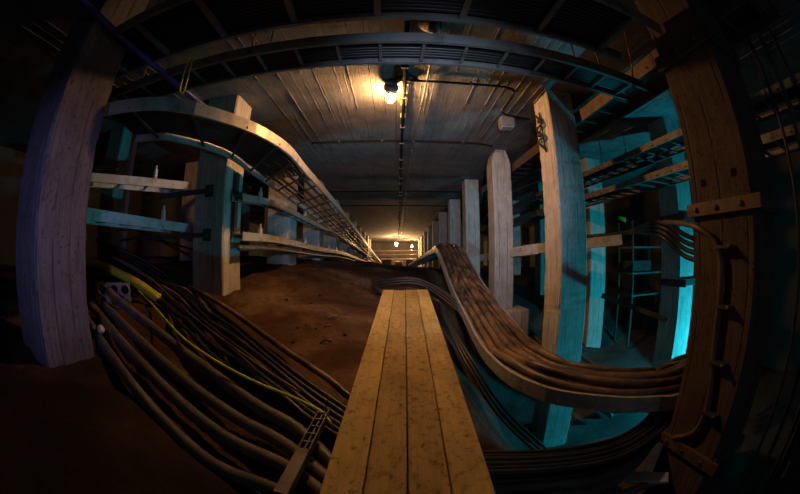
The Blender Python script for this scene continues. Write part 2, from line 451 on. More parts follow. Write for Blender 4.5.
# ------------------------------------------------------------------ cable ladders
def offset(path, w):
    out = []
    for i, p in enumerate(path):
        d = path[min(i+1, len(path)-1)]-path[max(i-1, 0)]
        d.z = 0; d.normalize()
        out.append(p+Vector((-d.y, d.x, 0))*w)
    return out
CH = lambda h, w, t, s=1: [(0,-h/2),(s*w,-h/2),(s*w,-h/2+t),(s*t,-h/2+t),(s*t,h/2-t),(s*w,h/2-t),(s*w,h/2),(0,h/2)]
def ladder(label, rail_pts, width, group, material='zinc', h=.07, pitch=.25, step=.08, rung_h=.018, rung_w=.028, posts=(), hang=(), side=1, rod_mat='dark_steel', rung_mat=None, cat='cable ladder'):
    """two channel rails joined by rungs; width > 0 puts the second rail to the left of the walking direction"""
    p0 = curve(rail_pts, step); p1 = offset(p0, width)
    root = empty('cable_ladder', p0[0], label, cat, group)
    s = -1 if width > 0 else 1
    a = MB(); a.sweep(p0, CH(h, .026, .005, s)); a.build('rail', M[material], root)
    a = MB(); a.sweep(p1, CH(h, .026, .005, -s)); a.build('rail', M[material], root)
    L = sum((b-a_).length for a_, b in zip(p0, p0[1:]))
    n = min(100, max(2, int(L/pitch)))
    q0 = resample(p0, n*2+1); q1 = resample(p1, n*2+1)
    for k in range(n):
        i = 2*k+1
        r = MB(); r.bar(q0[i]-Vector((0,0,h*.22)), q1[i]-Vector((0,0,h*.22)), rung_w, rung_h)
        r.build('rung', M[rung_mat or material], root)
    for fr in hang:
        i = min(len(p0)-1, int(fr*(len(p0)-1)))
        for p in (p0[i], p1[i]):
            r = MB(); r.tube([p+Vector((0,0,-h/2)), Vector((p.x, p.y, ceil_z(p.y)))], .006, 6); r.build('hanger_rod', M[rod_mat], root)
    return root, p0, p1

def cable(name, label, pts, r, material, cat='cable', group=None, seg=9, step=.06, corr=None):
    mb = MB(); mb.tube(curve(pts, step), r, seg, corr)
    return tag(mb.build(name, M[material]), label, cat, group, 'thing')
def lie_on(p0, p1, t, lift, wob=.01, seed=0, sub=4):
    """a cable lying across a ladder at fraction t of its width"""
    out = []
    for i in range(0, len(p0), sub):
        tt = t+wob*noise.noise(Vector((i*.11, seed*4.7, 2)))/max(.05, (p1[i]-p0[i]).length)
        p = p0[i].lerp(p1[i], tt)
        out.append(p+Vector((0, 0, lift+.4*wob*noise.noise(Vector((i*.13, seed*2.9, 7))))))
    return out

def settle(sec, rad, lo, half=None, it=90):
    """push the cables of one cross-section apart: sec [[across, up]], lo(across) the surface under them"""
    n = len(sec)
    for _ in range(it):
        for i in range(n):
            for j in range(i+1, n):
                dx, dz = sec[j][0]-sec[i][0], sec[j][1]-sec[i][1]
                d = math.hypot(dx, dz) or 1e-6; need = rad[i]+rad[j]+.0025
                if d < need:
                    k = .5*(need-d)/d
                    sec[i][0] -= dx*k; sec[i][1] -= dz*k; sec[j][0] += dx*k; sec[j][1] += dz*k
        for i in range(n):
            sec[i][1] = max(sec[i][1]-.0004, lo(sec[i][0])+rad[i])
            if half is not None: sec[i][0] = min(half-rad[i], max(-half+rad[i], sec[i][0]))
    return sec

# two ladders crossing overhead, full of black cables
GA = 'cable ladders crossing overhead'
A, a0, a1 = ladder('grey cable ladder crossing under the ceiling, the farther of the overhead pair', [(-2.3,1.57,3.56),(-.6,1.585,3.56),(.8,1.59,3.56),(1.85,1.64,3.56)], .27, GA, 'dull', pitch=.245, hang=(.1,.35,.62,.9), rung_h=.012, rung_w=.02)
B, b0, b1 = ladder('grey cable ladder crossing almost straight overhead, the nearer of the overhead pair', [(-2.1,.93,3.56),(-.6,.93,3.56),(.8,.94,3.56),(1.48,.98,3.56)], .45, GA, 'dull', pitch=.4, hang=(.3,.75), rung_h=.02, rung_w=.035)
for k in range(7):
    cable('power_cable', 'black cable on the farther overhead ladder, %s from the lamp side' % ORD[6-k], lie_on(a0, a1, .165+.112*k, .012, .001, k, 5), .0125, 'black', group='black cables on the farther overhead ladder', seg=7, step=.15)
for k in range(13):
    cable('power_cable', 'black cable on the nearer overhead ladder, %s from its lamp-side rail' % ORD[12-k], lie_on(b0, b1, .105+.066*k, .016, .001, k+20, 5), .0143, 'black', group='black cables on the nearer overhead ladder', seg=7, step=.15)

# ladder at the upper left: bends round the pale pillar, then follows the walkway
GL = 'steel cable ladders along the left'
top = [P(104,109,z=3.2), P(145,103,z=3.2), P(180,105,z=3.2), P(210,112,z=3.2), P(240,122,z=3.2), P(265,133,z=3.2), P(290,150,x=-.93), P(305,168,x=-.93), P(320,185,x=-.93), Vector((-.93,5.4,3.08)), Vector((-.94,7.5,2.93)), Vector((-.95,11.5,2.62)), Vector((-.97,17,2.22)), Vector((-1.0,23,1.83))]
T, t0, t1 = ladder('wide steel cable ladder curving under the ceiling at left, then following the walkway', top, .6, GL, h=.085, pitch=.46, rung_mat='dark_steel', rung_w=.02, rung_h=.014)
for k in range(12):
    pts = lie_on(t0, t1, .10+.073*k, .02, .004, k+40, 4)
    if k not in (2, 5, 8, 10):                          # most of them leave the ladder behind the pale pillar
        pts = [p for p in pts if p.y < 3.3]
        pts += [Vector((pts[-1].x-.12, 3.62+.02*k, 3.24)), Vector((-2.0-.02*k, 4.1, 3.3+.012*k)), Vector((-3.0, 4.5+.03*k, 3.3+.012*k))]
    cable('power_cable', 'black cable in the curving upper left ladder, %s from its walkway rail' % ORD[k], pts, .0185, 'black', group='black cables in the upper left ladder', seg=7, step=.12)
mid = [P(243,197,x=-1.52), P(280,206,x=-1.5), P(320,226,x=-1.48), Vector((-1.46,8.5,2.83)), Vector((-1.4,14,2.46)), Vector((-1.35,23,1.78))]
Md, m0, m1 = ladder('steel cable tray on the left, middle one of three tiers beyond the pale pillar', mid, .13, GL, h=.075, pitch=.35)
low = [P(243,236,x=-1.52), P(280,240,x=-1.5), P(320,249,x=-1.48), Vector((-1.46,9.5,2.35)), Vector((-1.4,15,2.04)), Vector((-1.35,23,1.66))]
Lo, l0, l1 = ladder('steel cable tray with a small yellow sticker on the left, lowest of three tiers', low, .13, GL, h=.085, pitch=.35)
st = MB(); q = P(277,239.5,x=-1.492); st.box(q, (.004,.12,.018)); st.build('sticker', M['yellow'], Lo)['label'] = 'small yellow sticker'
for (tr, r0, nm) in ((Md, m0, 'middle'), (Lo, l0, 'lowest')):
    for k in range(7):                                  # upstanding cable clips along the rail
        yy = 3.5+.95*k
        i = min(range(len(r0)), key=lambda j: abs(r0[j].y-yy))
        c = MB(); p = r0[i]+Vector((-.03, 0, .06)); c.box(p, (.03,.05,.09)); c.lathe(p+Vector((0,0,.045)), [(.012,0),(.012,.05),(0,.05)], seg=8)
        c.build('clip', M['pale'], tr)
for k in range(3):
    cable('power_cable', 'grey cable lying in the middle left tray, %s from the walkway' % ORD[k], lie_on(m0, m1, .25+.26*k, .02, .002, k+60, 4), .013, 'grey_pipe', group='cables in the middle left tray', seg=7, step=.12)
    cable('power_cable', 'grey cable lying in the lowest left tray, %s from the walkway' % ORD[k], lie_on(l0, l1, .25+.26*k, .02, .002, k+70, 4), .014, 'grey_pipe', group='cables in the lowest left tray', seg=7, step=.12)
cable('steel_pipe', 'grey pipe slung beneath the lowest left cable tray', [p+Vector((-.05,0,-.12)) for p in l0[::8]], .03, 'grey_pipe', 'pipe')

# trays left of the pale pillar, carried by dark arms
for z, pxs, nm in ((3.06, ((88,175),(140,181),(192,188)), 'upper'), (2.6, ((84,214),(140,220),(192,228)), 'lower')):
    far = P(*pxs[2], x=-2.13); near = P(*pxs[0], x=-2.13 if nm == 'lower' else -2.9)
    zz = (near.z+far.z)/2
    near.z = far.z = zz
    d = (far-near).normalized()
    _, tr0, tr1 = ladder('teal-lit steel tray between the two left pillars, %s of the pair' % nm, [near-d*.12, near, near.lerp(far, .5), far-d*.02], .32, 'steel trays between the two nearest left pillars', 'light_steel', h=.085, pitch=.3)
    p = tr0[int(.70*len(tr0))]+Vector((0,0,.0435+.045)); t = empty('tray_clip', p, 'white cable clip standing on the %s teal-lit tray' % nm, 'clip', 'clips on the teal-lit trays')
    c = MB(); c.box(p, (.035,.035,.09)); c.build('body', M['pale'], t, bevel=.004)
    c = MB(); c.lathe(p+Vector((0,0,.045)), [(.012,0),(.012,.04),(0,.045)], seg=10); c.build('cap', M['pale'], t)
    ar = empty('cantilever_arm', (-1.9, 2.86, zz-.07), 'dark steel arm on the pale left pillar under the %s teal-lit tray' % nm, 'bracket', 'arms on the pale left pillar')
    b_ = MB(); b_.bar((-1.84, 2.835, zz-.075), (-2.75, 2.78, zz-.10), .045, .045); b_.build('arm', M['dark_steel'], ar)
    b_ = MB(); b_.box((-1.86, 2.845, zz-.075), (.1,.012,.12)); b_.build('fixing_plate', M['dark_steel'], ar)
# upright channel on the inner face of the pale pillar
m = MB(); m.sweep([Vector((-1.665,3.06,2.52)), Vector((-1.665,3.06,3.15))], CH(.07,.035,.006,1)); m.box((-1.645,3.06,2.83), (.03,.065,.62))
tag(m.build('channel_strut', M['dark_steel'], bevel=.002), 'dark upright steel channel on the inner face of the pale left pillar', 'strut', kind='thing')
# ladder overhead along the right pillars
GR = 'steel cable ladders along the right'
R_, r0, r1 = ladder('heavy dark cable ladder under the ceiling along the right pillars', [(1.88,.2,3.72),(1.88,2.5,3.72),(1.88,5,3.72),(1.88,9,3.7),(1.88,16,3.42)], -.36, GR, material='rust', h=.13, pitch=.3, hang=(.06,.2,.35), rung_mat='dark_steel')
for k in range(9):
    cable('power_cable', 'black cable in the heavy dark ladder at right, %s from the pillars' % ORD[k], lie_on(r0, r1, .135+.091*k, .02, .001, k+80, 6), .0158, 'black', group='black cables in the heavy right ladder', seg=7, step=.2)
for j, (x, z) in enumerate(((2.62, 3.42), (2.62, 3.1))):
    _, q0, q1 = ladder('teal-edged cable ladder in the right bay, %s of two stacked' % ('upper','lower')[j], [(x,.3,z),(x,3,z),(x,6,z),(x,11,z-.05)], -.48, 'stacked cable ladders in the right bay', 'dull', h=.07, pitch=.22, hang=(.05,.3,.6) if j == 0 else ())
    for k in range(5):
        cable('power_cable', 'black cable in the %s stacked ladder of the right bay, %s from the walkway' % (('upper','lower')[j], ORD[k]), lie_on(q0, q1, .12+.12*k, .015, .01, k+100+9*j, 6), .018, 'black', group='black cables in the right bay ladders', seg=7, step=.2)
# teal tray with a mitred end
_, q0, q1 = ladder('teal-lit steel tray with an angled end, crossing behind the chipped pillar', [P(480,258,y=6.9), P(520,251,y=4.6), P(570,245,y=4.15), P(622,239.5,y=3.7)], .22, None, 'light_steel', h=.14, pitch=.3)
for k in range(4):
    e = P(700+6*k, 252+9*k, x=2.95)
    pts = [q0[-1].lerp(q1[-1], .2+.2*k)+Vector((-.5,.9,.06)), q0[-1].lerp(q1[-1], .2+.2*k)+Vector((0,0,.09)), P(655,222+4*k,x=2.75), P(683,234+7*k,x=2.85), e, e+Vector((.1,-.1,-.9))]
    cable('power_cable', 'thick black cable arching off the teal tray end towards the brown pillar, %s from top' % ORD[k], pts, .026, 'black', group='black cables arching off the teal tray')
m = MB(); p = P(622,219,x=2.6); m.box(p, (.12,.02,.05), Matrix.Rotation(.15, 3, 'Y'))
tag(m.build('cable_tag', M['yellow'], bevel=.004), 'yellow marker tag on the arching black cables', 'tag', kind='thing')

# ------------------------------------------------------------------ ramp tray on the right with dusty cables
near_rail = [P(405,267,y=20), P(420,258,y=11), P(430,252,y=7.6), P(436,250.5,x=.75), P(443,268,x=.755), P(450,288,x=.75), P(465,320,x=.745), P(478,346,x=.735), P(492,364,z=1.47), P(510,379,z=1.455), P(535,391,z=1.44), P(560,398.5,z=1.43), P(620,405,z=1.42), P(660,404,z=1.41), P(684,400,z=1.41), Vector((2.5,1.25,1.41))]
RT, n0, n1 = ladder('long steel tray ramping down the right of the walkway and curving away between pillars', near_rail, .5, GR, h=.1, pitch=.3, step=.07)
rad = [.020+.0048*((k*7) % 4) for k in range(13)]
runs = [[] for _ in rad]
for i in range(0, len(n0), 4):
    sec = []
    for k in range(13):
        u_ = .055*noise.noise(Vector((i*.045, k*1.7, 2)))+.02*noise.noise(Vector((i*.16, k*4.7, 5)))
        sec.append([(.07+.0715*k-.5)*.5*.86+u_, .02+.03*(k % 3)+.05*abs(noise.noise(Vector((i*.06, k*2.9, 7))))])
    settle(sec, rad, lambda a_: -.004, .222)
    mid_, ac = n0[i].lerp(n1[i], .5), (n1[i]-n0[i]).normalized()
    for k, (a_, b_) in enumerate(sec): runs[k].append(mid_+ac*a_+Vector((0, 0, b_)))
for k in range(13):
    cable('power_cable', 'dusty brown cable on the ramping tray, %s from the walkway side' % (ORD+['seventeenth'])[k], runs[k], rad[k], 'brown', group='dusty cables on the ramping tray', seg=9, step=.07)

# ------------------------------------------------------------------ gangway of four planks
def deck_z(y): return 1.62+.0987*(y-.72)
def deck_x(y): return .03+.0258*(y-.72)
lab = ['leftmost plank of the walkway', 'second plank from the left of the walkway, stained dark', 'third plank from the left of the walkway, stained dark', 'rightmost plank of the walkway']
dirn = Vector((.0258, 1, .0987)).normalized()
for k in range(4):
    ya, yb = -.9, 3.70+(.02, .0, .015, .03)[k]
    off = (-.19, -.0635, .0635, .19)[k]
    s = dirn.cross(Vector((0,0,1))).normalized(); u = s.cross(dirn)
    mb = MB()
    n = 60
    prof = [(-.0612,-.02),(.0612,-.02),(.0612,.017),(.0585,.02),(-.0585,.02),(-.0612,.017)]
    L = (yb-ya)/dirn.y
    vs = []
    for i in range(n+1):
        q = i/n*L-L/2
        wob = .0012*noise.noise(Vector((k*9.2, i*.25, 1)))
        vs += [(a+wob*(1 if a > 0 else -1), q, b-.02+.0015*noise.noise(Vector((k*3.3, i*.2, 5)))) for a, b in prof]
    fs = [(i*6+j, i*6+(j+1) % 6, (i+1)*6+(j+1) % 6, (i+1)*6+j) for i in range(n) for j in range(6)]+[(5,4,3,2,1,0), tuple(n*6+j for j in range(6))]
    mb.add(vs, fs)
    o = mb.build('walkway_plank', M['stained_plank' if k in (1, 2) else 'plank'])
    yc = (ya+yb)/2
    o.matrix_world = Matrix.Translation(Vector((deck_x(yc)+off, yc, deck_z(yc)))) @ Matrix((s, dirn, u)).transposed().to_4x4()
    tag(o, lab[k]+', worn yellow-brown wood', 'plank', 'four planks of the walkway', 'thing')
for k, y in enumerate((.15, 2.3, 3.45)):
    mb = MB(); z = deck_z(y)-.04
    mb.box((deck_x(y), y, z-.04), (.52,.09,.078))
    tag(mb.build('cross_bearer', M['timber'], bevel=.004), 'dark timber bearer crossing beneath the walkway planks, %s from the camera' % ORD[k], 'timber', 'bearers under the walkway', 'thing')
    for s_ in (-1, 1):
        x = deck_x(y)+s_*.2; g = ground(x, y)
        if z-.08-g > .03:
            mb = MB(); mb.box((x, y, (z-.08+g-.04)/2), (.08,.08,z-.08-g+.04))
            tag(mb.build('prop_block', M['timber'], bevel=.004), 'timber block propping the %s walkway bearer on its %s side' % (ORD[k], 'dirt' if s_ < 0 else 'pit'), 'timber', 'blocks under the walkway bearers', 'thing')

# ------------------------------------------------------------------ cables lying across from the left, under the planks, to the right
GPIPE = 'grey pipes from the spacer block at left'
pipes = [[P(108,290,x=-2.25),P(118,300,x=-2.1),P(153,328,z=1.80),P(205,368,z=1.64),P(260,408,z=1.54),P(299,431,z=1.49)],
         [P(104,306,x=-2.2),P(112,313,x=-2.05),P(140,341,z=1.76),P(185,381,z=1.60),P(240,420,z=1.49),P(287,446,z=1.45)],
         [P(90,305,x=-2.2),P(99,314,x=-2.1),P(125,346,z=1.75),P(170,393,z=1.58),P(225,437,z=1.46),P(290,469,z=1.42)],
         [P(85,316,x=-2.1),P(96,333,x=-1.95),P(120,368,z=1.70),P(160,418,z=1.52),P(215,465,z=1.41),P(280,492,z=1.38)]]
plab = ['thick grey pipe, uppermost of those sweeping from the spacer block', 'thick grey pipe, second from top of those sweeping from the spacer block', 'thick grey pipe, third from top of those at lower left', 'thick dark pipe, lowest and outermost of those at lower left']
for k, pts in enumerate(pipes):
    yy = pts[-1].y
    for p in pts[2:]: p.z = max(p.z, ground(p.x, p.y)+.022)
    cable('cable_pipe', plab[k], pts+[Vector((-.05, .98-.08*k, 1.40)), Vector((.42, 1.13-.078*(k//2), 1.33-.078*(k % 2))), Vector((.95, 1.11-.078*(k//2), 1.245-.078*(k % 2))), Vector((1.34,1.24-.078*(k//2),1.19-.078*(k % 2))), Vector((2.0,1.6-.078*(k//2),1.17-.078*(k % 2))), Vector((2.6,2.0-.078*(k//2),1.16-.078*(k % 2)))],
          (.036,.035,.034,.033)[k], 'grey_pipe', 'pipe', GPIPE, 12)
U = curve([P(96,236,x=-3.2), P(140,255,x=-2.75), P(185,287,z=1.95), P(230,318,z=1.80), P(280,355,z=1.70), P(335,402,z=1.565)])
V = curve([P(112,262,x=-2.9), P(150,292,x=-2.2), P(200,337,z=1.76), P(250,376,z=1.62), P(318,424,z=1.49)])
U, V = resample(U, 14), resample(V, 14)
kinds = ['black','black','pink','black','black','black','pink','black','black','black','black','black','black']
rad = [.0115 if kd == 'pink' else .0145+.0018*(k % 3) for k, kd in enumerate(kinds)]
stations = [(u_.lerp(v_, .5), Vector((v_.x-u_.x, v_.y-u_.y, 0)), v_.z-u_.z) for u_, v_ in zip(U, V)]
stations += [(Vector(c_), Vector(l_), 0.) for c_, l_ in (((.05,1.17,1.47),(.02,-.22,0)), ((.42,1.14,1.42),(.02,-.2,0)), ((.98,1.12,1.34),(.02,-.19,0)), ((1.36,1.21,1.285),(.05,-.17,0)), ((1.75,1.38,1.26),(.08,-.16,0)), ((2.5,1.8,1.26),(.08,-.16,0)))]
runs = [[] for _ in rad]
for i, (c_, l_, dz_) in enumerate(stations):
    W_ = max(.2, l_.length); l_ = l_.normalized()
    sec = []
    for k in range(13):
        tt = k/12-.5+.09*noise.noise(Vector((i*.5, k*3.7, 4)))
        sec.append([tt*W_, tt*dz_+.03*(k % 2)+.02*noise.noise(Vector((i*.6, k*2.2, 8)))])
    settle(sec, rad, (lambda a_: ground(c_.x+l_.x*a_, c_.y+l_.y*a_)-c_.z) if i < 14 else (lambda a_: -.05))
    for k, (a_, b_) in enumerate(sec): runs[k].append(c_+l_*a_+Vector((0, 0, b_)))
for k, kd in enumerate(kinds):
    cable('power_cable', ('thin reddish cable' if kd == 'pink' else 'thin black cable')+' in the left floor bundle, %s from the dirt side' % ORD[k], runs[k], rad[k], kd, group='thin cables crossing the floor at left', seg=8)
hose = [P(190,287,z=1.97), P(212,299,z=1.92), P(240,317,z=1.83), P(285,350,z=1.72), P(330,380,z=1.63), P(352,398,z=1.585), Vector((.02,1.5,1.52))]
for p in hose: p.z = max(p.z, ground(p.x, p.y)+.015)
cable('dusty_hose', 'dirt-caked brown hose along the dirt edge beside the black cables', hose, .021, 'brown', 'hose', seg=10, corr=None)
ground_wire = [P(138,290,x=-2.35), P(152,304,x=-2.0), P(180,335,z=1.79), P(205,354,z=1.74), P(230,369,z=1.68), P(260,384,z=1.63), P(290,396,z=1.595), P(315,408,z=1.585), P(325,415,z=1.57), P(333,428,z=1.53)]
cable('earth_wire', 'bright yellow-green cable snaking over the grey pipes to the slotted duct', ground_wire, .0085, 'yellow_green', seg=9, step=.03)
cable('corrugated_hose', 'yellow corrugated hose end lying above the spacer block', [P(70,258,x=-3.0), P(98,265,x=-2.75), P(118,273,x=-2.5), P(138,284,x=-2.25), P(158,298,x=-2.0)], .042, 'yellow', 'hose', seg=16, step=.015, corr=.11)
cable('power_cable', 'thin yellowish cable running just above the yellow corrugated hose', [P(98,252,x=-3.0), P(125,262,x=-2.6), P(150,278,x=-2.25), P(185,310,z=1.86), P(230,345,z=1.74), P(300,392,z=1.6)], .009, 'brown', seg=8)
# loose cables on the dirt behind the bundle
for k, (pts) in enumerate(([P(120,240,x=-3.1), P(150,238,x=-3.0), P(175,248,x=-2.8), P(193,258,x=-2.5)], [P(100,232,x=-3.2), P(135,229,x=-3.1), P(160,240,x=-2.9), P(195,250,x=-2.7)])):
    cable('power_cable', 'loose dark cable hanging behind the pale left pillar, %s of two' % ('lower','upper')[k], pts, .014, 'black', group='loose cables behind the pale left pillar', seg=8)

# spacer block with round openings
c = P(113,295,x=-2.28)
t = empty('pipe_spacer', c, 'dark grey plastic spacer block with round holes holding the pipe ends', 'spacer')
rot = Matrix.Rotation(math.radians(38), 3, 'Z')
mb = MB()
W, H, D = .34, .20, .05
holes = [(-.1,.045),(.02,.045),(.125,.045),(-.1,-.05),(.02,-.05)]
nx, nz = 34, 20
keep = lambda a, b: all(math.hypot(a-h[0], b-h[1]) > .043 for h in holes)
for i in range(nx):
    for j in range(nz):
        a, b = (i+.5)/nx*W-W/2, (j+.5)/nz*H-H/2
        if keep(a, b): mb.box(c+rot @ Vector((a, 0, b)), (W/nx*1.02, D, H/nz*1.02), rot)
mb.build('block', M['plastic'], t)
for h in holes:
    r = MB(); r.lathe(c+rot @ Vector((h[0], 0, h[1])), [(.046,.03),(.038,.03),(.038,-.03),(.046,-.03),(.046,.03)], rot @ Vector((0,1,0)), 20); r.build('collar', M['plastic'], t)

# slotted duct lying over the pipes
a, b = P(325,411,z=1.57), P(281,496,z=1.53)
t = empty('slotted_duct', a, 'grey slotted steel duct lying slanted across the pipes beside the walkway', 'duct')
d = (b-a).normalized(); s = d.cross(Vector((0,0,1))).normalized(); u = s.cross(d)
L = (b-a).length; R3 = Matrix((s, d, u)).transposed()
mb = MB()
for sg in (-1, 1): mb.box(a+d*L/2+s*sg*.023, (.004, L, .035), R3)
mb.box(a+d*L*.75+u*(-.015), (.046, L*.5, .004), R3); mb.box(a+d*L*.775+u*.016, (.044, L*.45, .004), R3)
mb.box(a+d*L*.27, (.006, L*.52, .02), R3)
mb.build('channel', M['dull'], t)
for k in range(5):
    r = MB(); r.box(a+d*(L*.06+L*.1*k), (.046, .008, .03), R3); r.build('slat', M['dull'], t)
cable('tie_wire', 'short grey wire tie sticking up from the slotted duct end', [a+Vector((0,0,.0)), a+Vector((.01,0,.04)), a+Vector((.025,.01,.075))], .004, 'plastic', 'wire', seg=6, step=.02)

# small litter beside the pipes and on the dirt
m = MB(); p = P(101,331,z=1.80); p.z = ground(p.x, p.y)+.035; m.lathe(p, [(0,-.05),(.028,-.05),(.03,.03),(.012,.05),(.012,.07),(0,.07)], (.8,-.5,.1), 14)
tag(m.build('plastic_bottle', M['pale'], None), 'small pale plastic bottle in the dark beside the pipe ends', 'bottle', kind='thing')
for k, (px, py, w, nm) in enumerate(((333,318,.05,'upright dark'), (327,327,.03,'tiny dark'), (326,343,.06,'curved dark'))):
    p = P(px, py, z=1.72)
    for _ in range(8): p = P(px, py, z=ground(p.x, p.y)+.01)
    mb = MB(); mb.tube(curve([p+Vector((-w*.8,0,0)), p+Vector((0,0,w*.45)), p+Vector((w*.7,.02,w*.2))], .01), .009, 7)
    tag(mb.build('wood_chip', M['timber']), nm+' chip of wood on the brown dirt beside the walkway', 'debris', kind='thing')
m = MB(); p = P(334,290,z=1.85)
for _ in range(8): p = P(334, 290, z=ground(p.x, p.y)+.012)
m.lathe(p, [(0,-.02),(.03,-.015),(.026,.012),(0,.02)], (.2,.1,1), 7)
tag(m.build('stone', M['pale']), 'small pale stone on the dirt slope left of the walkway', 'stone', kind='thing')
for k in range(26):
    x, y = random.uniform(-1.6,-.3), random.uniform(2.1,6.5); r = random.uniform(.008,.022)
    mb = MB(); mb.lathe((0,0,0), [(0,-r*.8),(r,-r*.3),(r*.9,r*.4),(0,r*.8)], (random.uniform(-.3,.3),random.uniform(-.3,.3),1), 6)
    o = mb.build('clod', M['dirt']); o.location = (x, y, ground(x, y)+r*.2)
    tag(o, 'small brown clod of earth lying on the dirt slope', 'clod', 'clods on the dirt slope', 'thing')

# coil of cables at the far end of the planks
for k in range(6):
    dx, dz = .035*k, .028*(k % 3)
    pts = [Vector((1.3+dx,3.3,1.0)), Vector((.92+dx*.6,3.65+dx,1.45)), Vector((.64+dx*.4,3.98+dx,1.72+dz)), Vector((.3,4.25+dx*1.4,1.93+dz)), Vector((-.1,4.2+dx*1.3,1.93+dz)), Vector((-.24-dx*.3,3.98+dx*.7,1.90+dz)), Vector((-.16,3.84+dx*.2,1.86+.4*dz)), Vector((.15,3.9,1.85)), Vector((.46,3.75-dx*.6,1.80)), Vector((.48+dx*.5,3.1+.1*k,1.66))]+([Vector((.58+dx,2.5+.1*k,1.4)), Vector((.8+dx,2.2+.1*k,1.05)), Vector((1.25+dx,1.95+.1*k,.6))] if k < 3 else [])
    for p in pts: p.z = max(p.z, ground(p.x, p.y)+.02)
    cable('power_cable', 'black cable looped behind the plank ends, %s loop outward' % ORD[k], pts, .014, 'black', group='black cables looped behind the planks', seg=8)

# ------------------------------------------------------------------ ceiling fittings
def lamp(name, c, label, glow, s=1.0, axis=(0,0,-1), hood=False):
    c = Vector(c); t = empty(name, c, label, 'lamp', 'bulkhead lamps on the ceiling')
    ax = Vector(axis)
    z1 = ceil_z(c.y)
    m = MB(); m.lathe(c, [(0,0),(.075*s,0),(.075*s,.03*s),(.05*s,.05*s),(.05*s,.075*s),(0,.075*s)], ax, 20); m.build('mount', M['dark_steel'], t)
    m = MB(); m.lathe(c+ax*.078*s, [(.042*s,0),(.044*s,.05*s),(.042*s,.09*s),(.03*s,.115*s),(0,.125*s)], ax, 20); m.build('glass_jar', glow, t)
    m = MB()
    sd = ax.orthogonal().normalized(); u = ax.cross(sd)
    for k in range(3):
        an = math.pi*k/3; e = sd*math.cos(an)+u*math.sin(an)
        m.tube(curve([c+ax*.07*s+e*.055*s, c+ax*.15*s+e*.056*s, c+ax*.205*s+e*.03*s, c+ax*.215*s, c+ax*.205*s-e*.03*s, c+ax*.15*s-e*.056*s, c+ax*.07*s-e*.055*s], .02), .0025*s, 6)
    ring = [c+ax*.14*s+(sd*math.cos(a_)+u*math.sin(a_))*.056*s for a_ in (2*math.pi*k/20 for k in range(21))]
    m.tube(ring, .0025*s, 6); m.build('wire_guard', M['dark_steel'], t)
    if hood:
        m = MB(); vs = []; nn = 14
        for rr in (.085, .079):
            for h in (.0, .09):
                for k in range(nn+1):
                    an = math.radians(5+170*k/nn)
                    q = Vector((math.cos(an), 0, math.sin(an))); vs.append(c+(ax*h+(q-ax*q.dot(ax))*rr*(.8+1.2*h))*s)
        w_ = nn+1
        fs = [(k, k+1, w_+k+1, w_+k) for k in range(nn)]+[(2*w_+k, 3*w_+k, 3*w_+k+1, 2*w_+k+1) for k in range(nn)]
        fs += [(k, 2*w_+k, 2*w_+k+1, k+1) for k in range(nn)]+[(w_+k, w_+k+1, 3*w_+k+1, 3*w_+k) for k in range(nn)]
        m.add(vs, fs, True); m.build('shade', M['dark_steel'], t)
    return t
lamp('ceiling_lamp', (-.05, 2.9, 3.945), 'glowing caged lamp on the ceiling above the walkway', M['bulb'], 1.0, (-.05,.8,-.5))
m = MB(); m.box((-.05, 2.875, 3.972), (.12,.05,.056)); m.box((.02, 2.82, 3.972), (.03,.16,.03), Matrix.Rotation(.75,3,'Z'))
tag(m.build('lamp_bracket', M['dark_steel'], bevel=.004), 'dark bracket holding the near ceiling lamp beside the junction box', 'bracket', kind='thing')
lamp('ceiling_lamp', (.02, 20.5, ceil_z(20.5)-.25), 'dazzling lamp at the far end of the walkway', M['far_bulb'], 1.6)
lamp('ceiling_lamp', (1.1, 23.0, ceil_z(23.0)-.3), 'second warm lamp at the far end, low beside the last right pillars', M['far_bulb'], 1.1, (0,-.6,-.8))
# unlit round fixture between the overhead ladders
t = empty('unlit_lamp', (.28,1.93,4.0), 'unlit round ceiling fitting between the overhead cable ladders', 'lamp')
m = MB(); m.lathe((.28,1.93,4.0), [(0,.0),(.13,0),(.13,.02),(.09,.045),(0,.045)], (0,0,-1), 24); m.build('backplate', M['dark_steel'], t)
m = MB(); m.lathe((.28,1.93,3.955), [(.05,0),(.055,.03),(.04,.07),(0,.08)], (0,0,-1), 20); m.build('glass_cover', M['plastic'], t)

def conduit(label, pts, r, material='matte_black', clips=(), group='conduits on the ceiling', name='conduit', step=.2):
    path = curve(pts, step)
    mb = MB(); mb.tube(path, r, 9)
    o = tag(mb.build(name, M[material]), label, 'conduit', group, 'thing')
    for fr in clips:
        p = path[min(len(path)-1, int(fr*(len(path)-1)))]
        c = MB(); c.box(p, (r*3.4,.02,r*2.8) if abs(path[0].x-path[-1].x) < 1 else (.02,r*3.4,r*2.8)); c.build('clip', M['dark_steel'], o)
    return o
def cz(x, y, d=.046): return Vector((x, y, ceil_z(y)-d))
conduit('thick black conduit running down the middle of the ceiling past the lamp', [cz(.075,1.9), cz(.08,4), cz(.09,6.2,.052), cz(.10,7.2,.056), cz(.105,8.2,.052), cz(.12,12), cz(.14,20)], .02, clips=[k/26 for k in range(1,26)])
conduit('thin grey conduit right of the middle one on the ceiling', [cz(.30,1.9), cz(.285,3), cz(.25,4.6), cz(.25,6.4), cz(.25,7.2,.05), cz(.255,8), cz(.27,12), cz(.3,20)], .011, 'dull', clips=[k/12 for k in range(1,12)])
conduit('black conduit branching from the junction box to the right pillars', [cz(.12,2.8), cz(.66,2.81), cz(1.08,2.80), cz(1.19,2.88), cz(1.21,3.05), cz(1.22,3.35), cz(1.30,3.47), cz(1.62,3.52)], .013, clips=(.3,.55,.8), step=.05)
